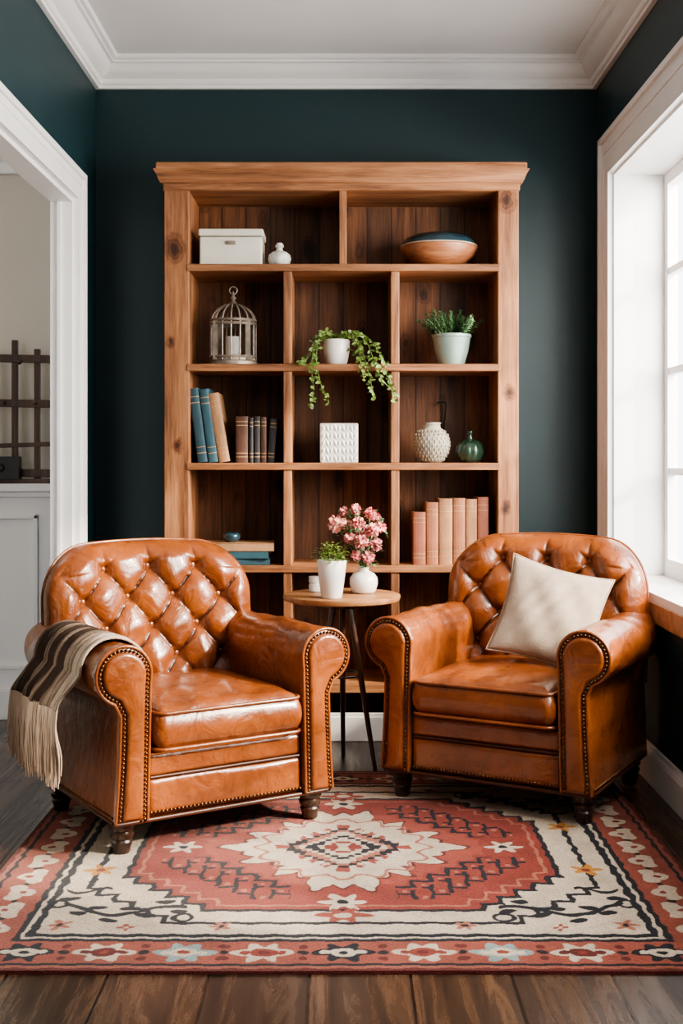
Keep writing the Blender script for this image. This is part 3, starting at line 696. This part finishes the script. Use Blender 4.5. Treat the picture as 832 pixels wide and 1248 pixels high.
    b=MB()
    for p in nails: b.ball(p,.0048,seg=6,rings=4)
    b.build('nailheads','brass',parent=e,smooth=True)
    CW,CH,CR=.250,.290,.035; cy=-.077
    def dc(x,z,d_): 
        u,v=x/CW,z/CH; wr=.0028*math.sin(x*48+2*math.sin(z*13))*math.exp(-((z+CH-.07)/.07)**2)*sm(0,.05,d_)
        return .026*(1-u*u)*(1-v*v)+wr+.002*math.sin(x*21+z*17)*sm(0,.06,d_)
    b=MB(); vs,fs=pad(CW,CH,CR,.068,.06,.05,dc,lambda x,z,t:(x*(1+.012*math.cos(z*6)),cy+z,.352+t),90,80,.75); b.add(vs,fs); b.build('seat_cushion','leather',parent=e,smooth=True)
    def rr(W_,H_,R_,n=8):
        o=[]
        for cx_,cz_,a0 in ((W_-R_,H_-R_,0),(-W_+R_,H_-R_,90),(-W_+R_,-H_+R_,180),(W_-R_,-H_+R_,270)):
            for k in range(n+1):
                an=math.radians(a0+90*k/n); o.append((cx_+R_*math.cos(an),cz_+R_*math.sin(an)))
        return o
    b=MB()
    for hz,ins in ((.056,.022),(-.048,.02)):
        b.tube([(x,cy+z,.352+hz-.004) for x,z in rr(CW-ins+.012,CH-ins+.012,.03)],.0056,True,8)
    b.build('cushion_piping','leather',parent=e,smooth=True)
    b=MB()
    for (x,y) in ((-.318,-.275),(.318,-.275),(-.318,.235),(.318,.235)):
        b.lathe([(0,0),(.022,0),(.026,.006),(.025,.014),(.028,.022),(.032,.034),(.028,.04),(.034,.048),(.036,.058),(.030,.064),(.038,.074),(.038,.092),(0,.092)],28,c=(x,y,0))
    b.build('feet','darkwood',parent=e,smooth=True,angle=50)
    return e
ZR=.008
c1=armchair((-.522,3.965,ZR),math.radians(32.5))
c2=armchair((.612,4.250,ZR),math.radians(-29))

def throw():
    e=empty('throw_blanket',c1.location,c1.rotation_euler.z)
    path=[]; r=AR+.012
    for i in range(6): path.append((.238,.425+.08*i/6))
    for i in range(18):
        a=math.radians(176-176*i/17); path.append((AC[0]+r*math.cos(a),AC[1]+r*math.sin(a)))
    for i in range(1,15): t=i/14; path.append((AC[0]+r+.050*math.sin(t*pi/2),AC[1]-.105*t))
    ny=90; y0,y1=-.27,.14; vs=[];cols=[]
    def colr(t):
        cr=(.50,.40,.32); tp=(.19,.135,.10); dk=(.060,.038,.028); md=(.32,.245,.19)
        for lim,c in ((.06,cr),(.08,md),(.17,cr),(.19,tp),(.23,md),(.25,tp),(.31,md),(.34,tp),(.48,dk),(.50,tp),(.52,md),(.54,tp),(.70,dk),(.72,md),(.75,tp),(.77,md),(.95,dk)):
            if t<lim: return c
        return tp
    n=len(path)
    for j in range(ny+1):
        t=j/ny
        for i,(x,z) in enumerate(path):
            s=i/(n-1); y=y0+(y1-y0)*t
            y+=.05*(s-.4)+.010*math.sin(s*7)
            out=.006*math.sin(t*22+s*3)*sm(.3,.9,s)+.012*sm(.7,1,s)*math.sin(t*13+1)+.004*math.sin(t*30+s*9)**2
            if s<.62 and i>5:
                a=math.atan2(z-AC[1],x-AC[0]); x+=abs(out)*math.cos(a); z+=abs(out)*math.sin(a)
            elif i>5: x+=abs(out)
            vs.append((-x,y,z)); cols.append(colr(t))
    b=MB(); fs=[(j*n+i,j*n+i+1,(j+1)*n+i+1,(j+1)*n+i) for j in range(ny) for i in range(n-1)]
    b.add(vs,fs); o=b.build('cloth','throw',parent=e,smooth=True,solid=.007,recalc=False)
    ca=o.data.color_attributes.new('Col','FLOAT_COLOR','POINT')
    for k,c in enumerate(cols): ca.data[k].color=(*c,1)
    b=MB()
    for j in range(0,ny+1):
        p=Vector(vs[j*n+n-1])
        for q in range(3):
            L=random.uniform(.17,.235); dx=random.uniform(-.014,.014); dy=random.uniform(-.016,.016)
            s_=Vector((p.x,p.y+random.uniform(-.003,.003),p.z+.006))
            b.tube(catm([s_,s_+Vector((dx*.2-.006,dy*.2,-L*.3)),s_+Vector((dx,dy*.6,-L*.7)),s_+Vector((dx*.7,dy,-L))],3),[.0024]*9+[.0016],False,5)
    b.build('fringe','fringe',parent=e,smooth=True)
throw()
def pillow():
    c=c2; e=empty('throw_pillow',c2.location,c2.rotation_euler.z)
    W=.172; n=40; vs=[];fs=[];idx={}
    for side in (0,1):
        for j in range(n+1):
            for i in range(n+1):
                edge=i in(0,n) or j in(0,n)
                if side and edge: idx[(1,i,j)]=idx[(0,i,j)]; continue
                u=-1+2*i/n; v=-1+2*j/n
                pinx=1-.10*(1-abs(v)**2); piny=1-.10*(1-abs(u)**2)
                x=W*u*pinx*1.03; y=W*v*piny*1.03
                t=.062*((1-u*u)*(1-v*v))**.5*(1+.06*math.sin(u*7+v*5))+.003*math.sin(u*17-v*11)*(1-u*u)*(1-v*v)
                if side: t=-t
                idx[(side,i,j)]=len(vs); vs.append(Vector((x,t,y)))
        for j in range(n):
            for i in range(n):
                q=(idx[(side,i,j)],idx[(side,i+1,j)],idx[(side,i+1,j+1)],idx[(side,i,j+1)]); fs.append(q if side else q[::-1])
    R=Euler((math.radians(-22),math.radians(14),math.radians(14)),'XYZ').to_matrix()
    vs=[R@v+Vector((.110,.000,.607)) for v in vs]
    b=MB(); b.add(vs,fs); b.build('cushion','linen',parent=e,smooth=True)
    ring=[idx[(0,i,0)] for i in range(n)]+[idx[(0,n,j)] for j in range(n)]+[idx[(0,i,n)] for i in range(n,0,-1)]+[idx[(0,0,j)] for j in range(n,0,-1)]
    b=MB(); b.tube([vs[k] for k in ring],.0032,True,6); b.build('seam','linen',parent=e,smooth=True)
pillow()

# ------------------------------------------------------------ rug
def rug():
    HX,HYy=.955,.87; yc=3.61; nx,ny=640,580
    xs=np.linspace(-HX,HX,nx+1); ys=np.linspace(-HYy,HYy,ny+1)
    X,Y=np.meshgrid(xs,ys)
    jit=.0025*np.sin(X*91+3*np.sin(Y*37))+.002*np.sin(Y*83+2*np.sin(X*45)); x=X+jit; y=Y+.0025*np.sin(X*77+Y*31)
    ax,ay=np.abs(x),np.abs(y)
    RED=np.array((.245,.045,.032)); RED2=np.array((.295,.064,.044)); DKR=np.array((.12,.022,.018)); SAL=np.array((.38,.140,.092)); CR=np.array((.56,.46,.355)); NV=np.array((.014,.015,.021)); BL=np.array((.24,.31,.31)); YE=np.array((.50,.22,.04)); 
    C=np.zeros(X.shape+(3,)); C[:]=CR
    def put(m,c): C[m]=c
    def reg(off,axx,ayy,cx,cy,st=.05):
        a=np.maximum(ax-off,0); b=np.maximum(ay-off,0)
        return (np.floor(a/st)*st/axx+np.floor(b/st)*st/ayy<1)&(a<cx)&(b<cy)
    A=(.82,.72,.585,.495)
    put(reg(.100,*A),NV); put(reg(.084,*A),CR); 
    put(reg(.016,*A),NV); put(reg(0,*A),RED)
    put(reg(-.020,*A)&~reg(-.030,*A),SAL)
    st=.05; gx=(ax+.07)/st; gy=(ay+.07)/st; fx=gx%1; fy=gy%1; par=(np.floor(gx)+np.floor(gy))%2
    diag=(ax>.14)&(ay>.09)
    band=reg(-.070,*A)&~reg(-.140,*A)&diag
    put(band&((fx<.26)|((fy<.26)&(par>.5))),NV)
    put(band&(fx>.5)&(fx<.8)&(fy>.45)&(fy<.85)&(par<.5),SAL)
    put(reg(-.155,*A)&~reg(-.170,*A)&diag,NV)
    put(reg(-.18,*A),RED2)
    th=np.arctan2(y/.33,x/.32); rh=np.hypot(x/.35,y/.38)
    c12=np.cos(th*14)
    bd=.86+.07*np.sign(c12)*np.abs(c12)**.5+.045*np.cos(th*28)-.09*np.abs(np.sin(2*th))+.06*np.cos(4*th)
    put(rh<bd+.035,DKR); put(rh<bd,CR)
    put((rh<.70+.05*np.cos(th*16))&(rh>.665+.05*np.cos(th*16)),SAL)
    st=.018; qd=(np.floor(ax/st)*st/.175+np.floor(ay/st)*st/.195)
    ser=(np.cos(th*20)>-.2)
    put((qd<1.08)&ser,RED2); put(qd<.92,NV); put(qd<.80,SAL); put(qd<.66,CR); put((qd<.52),NV); put((qd<.40),CR); put(qd<.22,RED); put(qd<.1,CR)
    for (px,py) in ((.10,.10),(.15,.05),(.05,.15)): put((np.abs(ax-px)<.009)&(np.abs(ay-py)<.011),CR)
    for (px,py,s) in ((0,.445,.8),(.47,0,.7)):
        u=(ax-px); v=(ay-py); t2=np.arctan2(v,u); r2=np.hypot(u,v); put(r2<.060*s*(1+.35*np.cos(t2*6)),CR); put(r2<.02*s,NV)
    u=ax; v=ay-.535; t2=np.arctan2(v,u); r2=np.hypot(u/1.5,v); put(r2<.038*(1+.3*np.cos(t2*6)),RED2); put(r2<.016,CR)
    def flower(px,py,r,n,c1,c2):
        u=ax-px; v=y-py; t2=np.arctan2(v,u); r2=np.hypot(u,v); put(r2<r*(.72+.28*np.cos(t2*n)),c1); put(r2<r*.28,c2)
    for sy in (-1,1):
        flower(.675,sy*.20,.047,5,YE,RED); flower(.695,sy*.60,.034,5,SAL,NV)
        f_=lambda q:sy*.50+.038*np.sin((q-.35)*20)+sy*.10*(.55-q)
        m=(np.abs(y-f_(ax))<.0115)&(ax>.40)&(ax<.72); put(m,NV)
        for k in range(8):
            lx=.415+k*.042; s_=1 if k%2 else -1; ly=f_(lx)+.034*s_
            put((((ax-lx)+.5*(y-ly)*s_)/.024)**2+((y-ly)/.015)**2<1,NV)
        for (cx_,cy_) in ((.40,.55),(.73,.46)):
            r2=np.hypot(ax-cx_,y-sy*cy_); put((r2<.030)&(r2>.017),NV)
        flower(.30,sy*.605,.030,5,SAL,NV)
        cv=sy*(.36)+.02*np.sin((ax-.6)*50); put((np.abs(y-cv)<.009)&(ax>.61)&(ax<.73),NV)
        flower(.53,sy*.615,.022,4,RED2,CR)
    d=np.minimum(HX-ax,HYy-ay)
    put(d<.214,NV); put(d<.194,CR); put(d<.184,NV); put(d<.168,SAL*.35+RED*.65)
    b=(d<.168)&(d>.042)
    isx=(HX-ax)<(HYy-ay)
    s=np.where(isx,y,x); per=.185; k=np.floor(s/per+.5); u=s-k*per; v=d-.105
    t2=np.arctan2(v,u); r2=np.hypot(u/1.35,v)
    pet=r2<.056*(.80+.20*np.cos(t2*6))
    km=(np.abs(k)%4)
    ps=.125; ks=np.floor(s/ps+.5); us=s-ks*ps; fl_=np.where(ks%2>0,1,-1); vs_=v*fl_
    cl=(np.hypot(us/1.1,vs_-.012)<.026)|(np.hypot((np.abs(us)-.034),vs_+.012)<.021)|((np.abs(us)<.045)&(np.abs(vs_+.020)<.012))
    put(b&isx&cl,CR); put(b&isx&(np.hypot(us,vs_-.008)<.010),RED)
    put(b&isx&(np.hypot(np.abs(us)-ps/2,v)<.010),NV)
    for q,cc,cc2,cc3 in ((0,NV,CR,NV),(1,CR,RED,DKR),(2,BL,CR,RED),(3,CR,DKR,RED)):
        m=b&~isx&(km==q); put(m&pet,cc); put(m&(r2<.024),cc2); put(m&(r2<.010),cc3)
        put(m&(np.hypot((np.abs(u)-.042)/1.2,v)<.011),cc2)
    put(b&~isx&(np.hypot(np.abs(u)-per/2,np.abs(v)-.034)<.012),DKR)
    put(b&~isx&(np.hypot(np.abs(u)-per/2,v)<.012),NV)
    put((d<.042)&(d>.030),NV); put(d<=.030,SAL*.6+RED*.3); put(d<.016,DKR)
    hgt=ZR-.0005+.0007*np.sin(X*7)*np.sin(Y*6); edge=(np.minimum(HX-np.abs(X),HYy-np.abs(Y))<.001); hgt[edge]=.0005
    me=bpy.data.meshes.new('area_rug'); nv=(nx+1)*(ny+1)
    co=np.stack([X,Y,hgt],-1).reshape(-1,3).astype(np.float32)
    ii=np.arange(nv).reshape(ny+1,nx+1)
    q=np.stack([ii[:-1,:-1],ii[:-1,1:],ii[1:,1:],ii[1:,:-1]],-1).reshape(-1,4)
    me.from_pydata(co.tolist(),[],q.tolist()); me.update()
    ca=me.color_attributes.new('Col','FLOAT_COLOR','POINT')
    rgba=np.ones((nv,4),np.float32); rgba[:,:3]=C.reshape(-1,3); ca.data.foreach_set('color',rgba.ravel())
    me.materials.append(M['rug']); o=bpy.data.objects.new('area_rug',me); bpy.context.scene.collection.objects.link(o); o.location=(0,yc,0)
rug()

# ------------------------------------------------------------ light
sc=bpy.context.scene
wd=bpy.data.worlds.new('World'); sc.world=wd; wd.use_nodes=True
bg=wd.node_tree.nodes['Background']; bg.inputs[0].default_value=(0.94,0.97,1,1); bg.inputs[1].default_value=5.0
def area(name,loc,target,sx,sy,e_,col=(1,1,1)):
    l=bpy.data.lights.new(name,'AREA'); l.shape='RECTANGLE'; l.size=sx; l.size_y=sy; l.energy=e_; l.color=col
    o=bpy.data.objects.new(name,l); sc.collection.objects.link(o); o.location=loc
    o.rotation_euler=(Vector(target)-Vector(loc)).to_track_quat('-Z','Y').to_euler(); return o
area('window_daylight',(2.1,3.3,2.1),(-.3,4.2,.6),2.2,1.6,330,(1,.93,.83))
area('hall_fill',(-2.0,4.6,2.55),(-2.0,5.0,0),.8,.8,6,(1,.93,.84))  # unseen area lamp added to brighten the hall, not a fixture
area('front_fill',(0,1.2,2.8),(0,4.2,.6),1.4,.8,14,(1,.95,.90))  # added soft fill from overhead in front, stands for no real lamp
s=bpy.data.lights.new('sun','SUN'); s.energy=9.0; s.angle=math.radians(3); s.color=(1,.88,.70)
so=bpy.data.objects.new('sun',s); sc.collection.objects.link(so); so.rotation_euler=Vector((-1,.40,-.58)).to_track_quat('-Z','Y').to_euler()

cam=bpy.data.cameras.new('camera'); co=bpy.data.objects.new('camera',cam); sc.collection.objects.link(co)
co.location=(0,0,EYE); co.rotation_euler=(pi/2,0,0); cam.sensor_fit='AUTO'; cam.sensor_width=36; cam.lens=36*F/1248
cam.shift_y=-(624-HY)/1248; cam.shift_x=-(CX-416)/1248; cam.clip_start=.05
sc.camera=co
sc.view_settings.view_transform='AgX'
try: sc.view_settings.look='AgX - Medium High Contrast'
except Exception as ex: print(ex)
sc.view_settings.exposure=-0.05
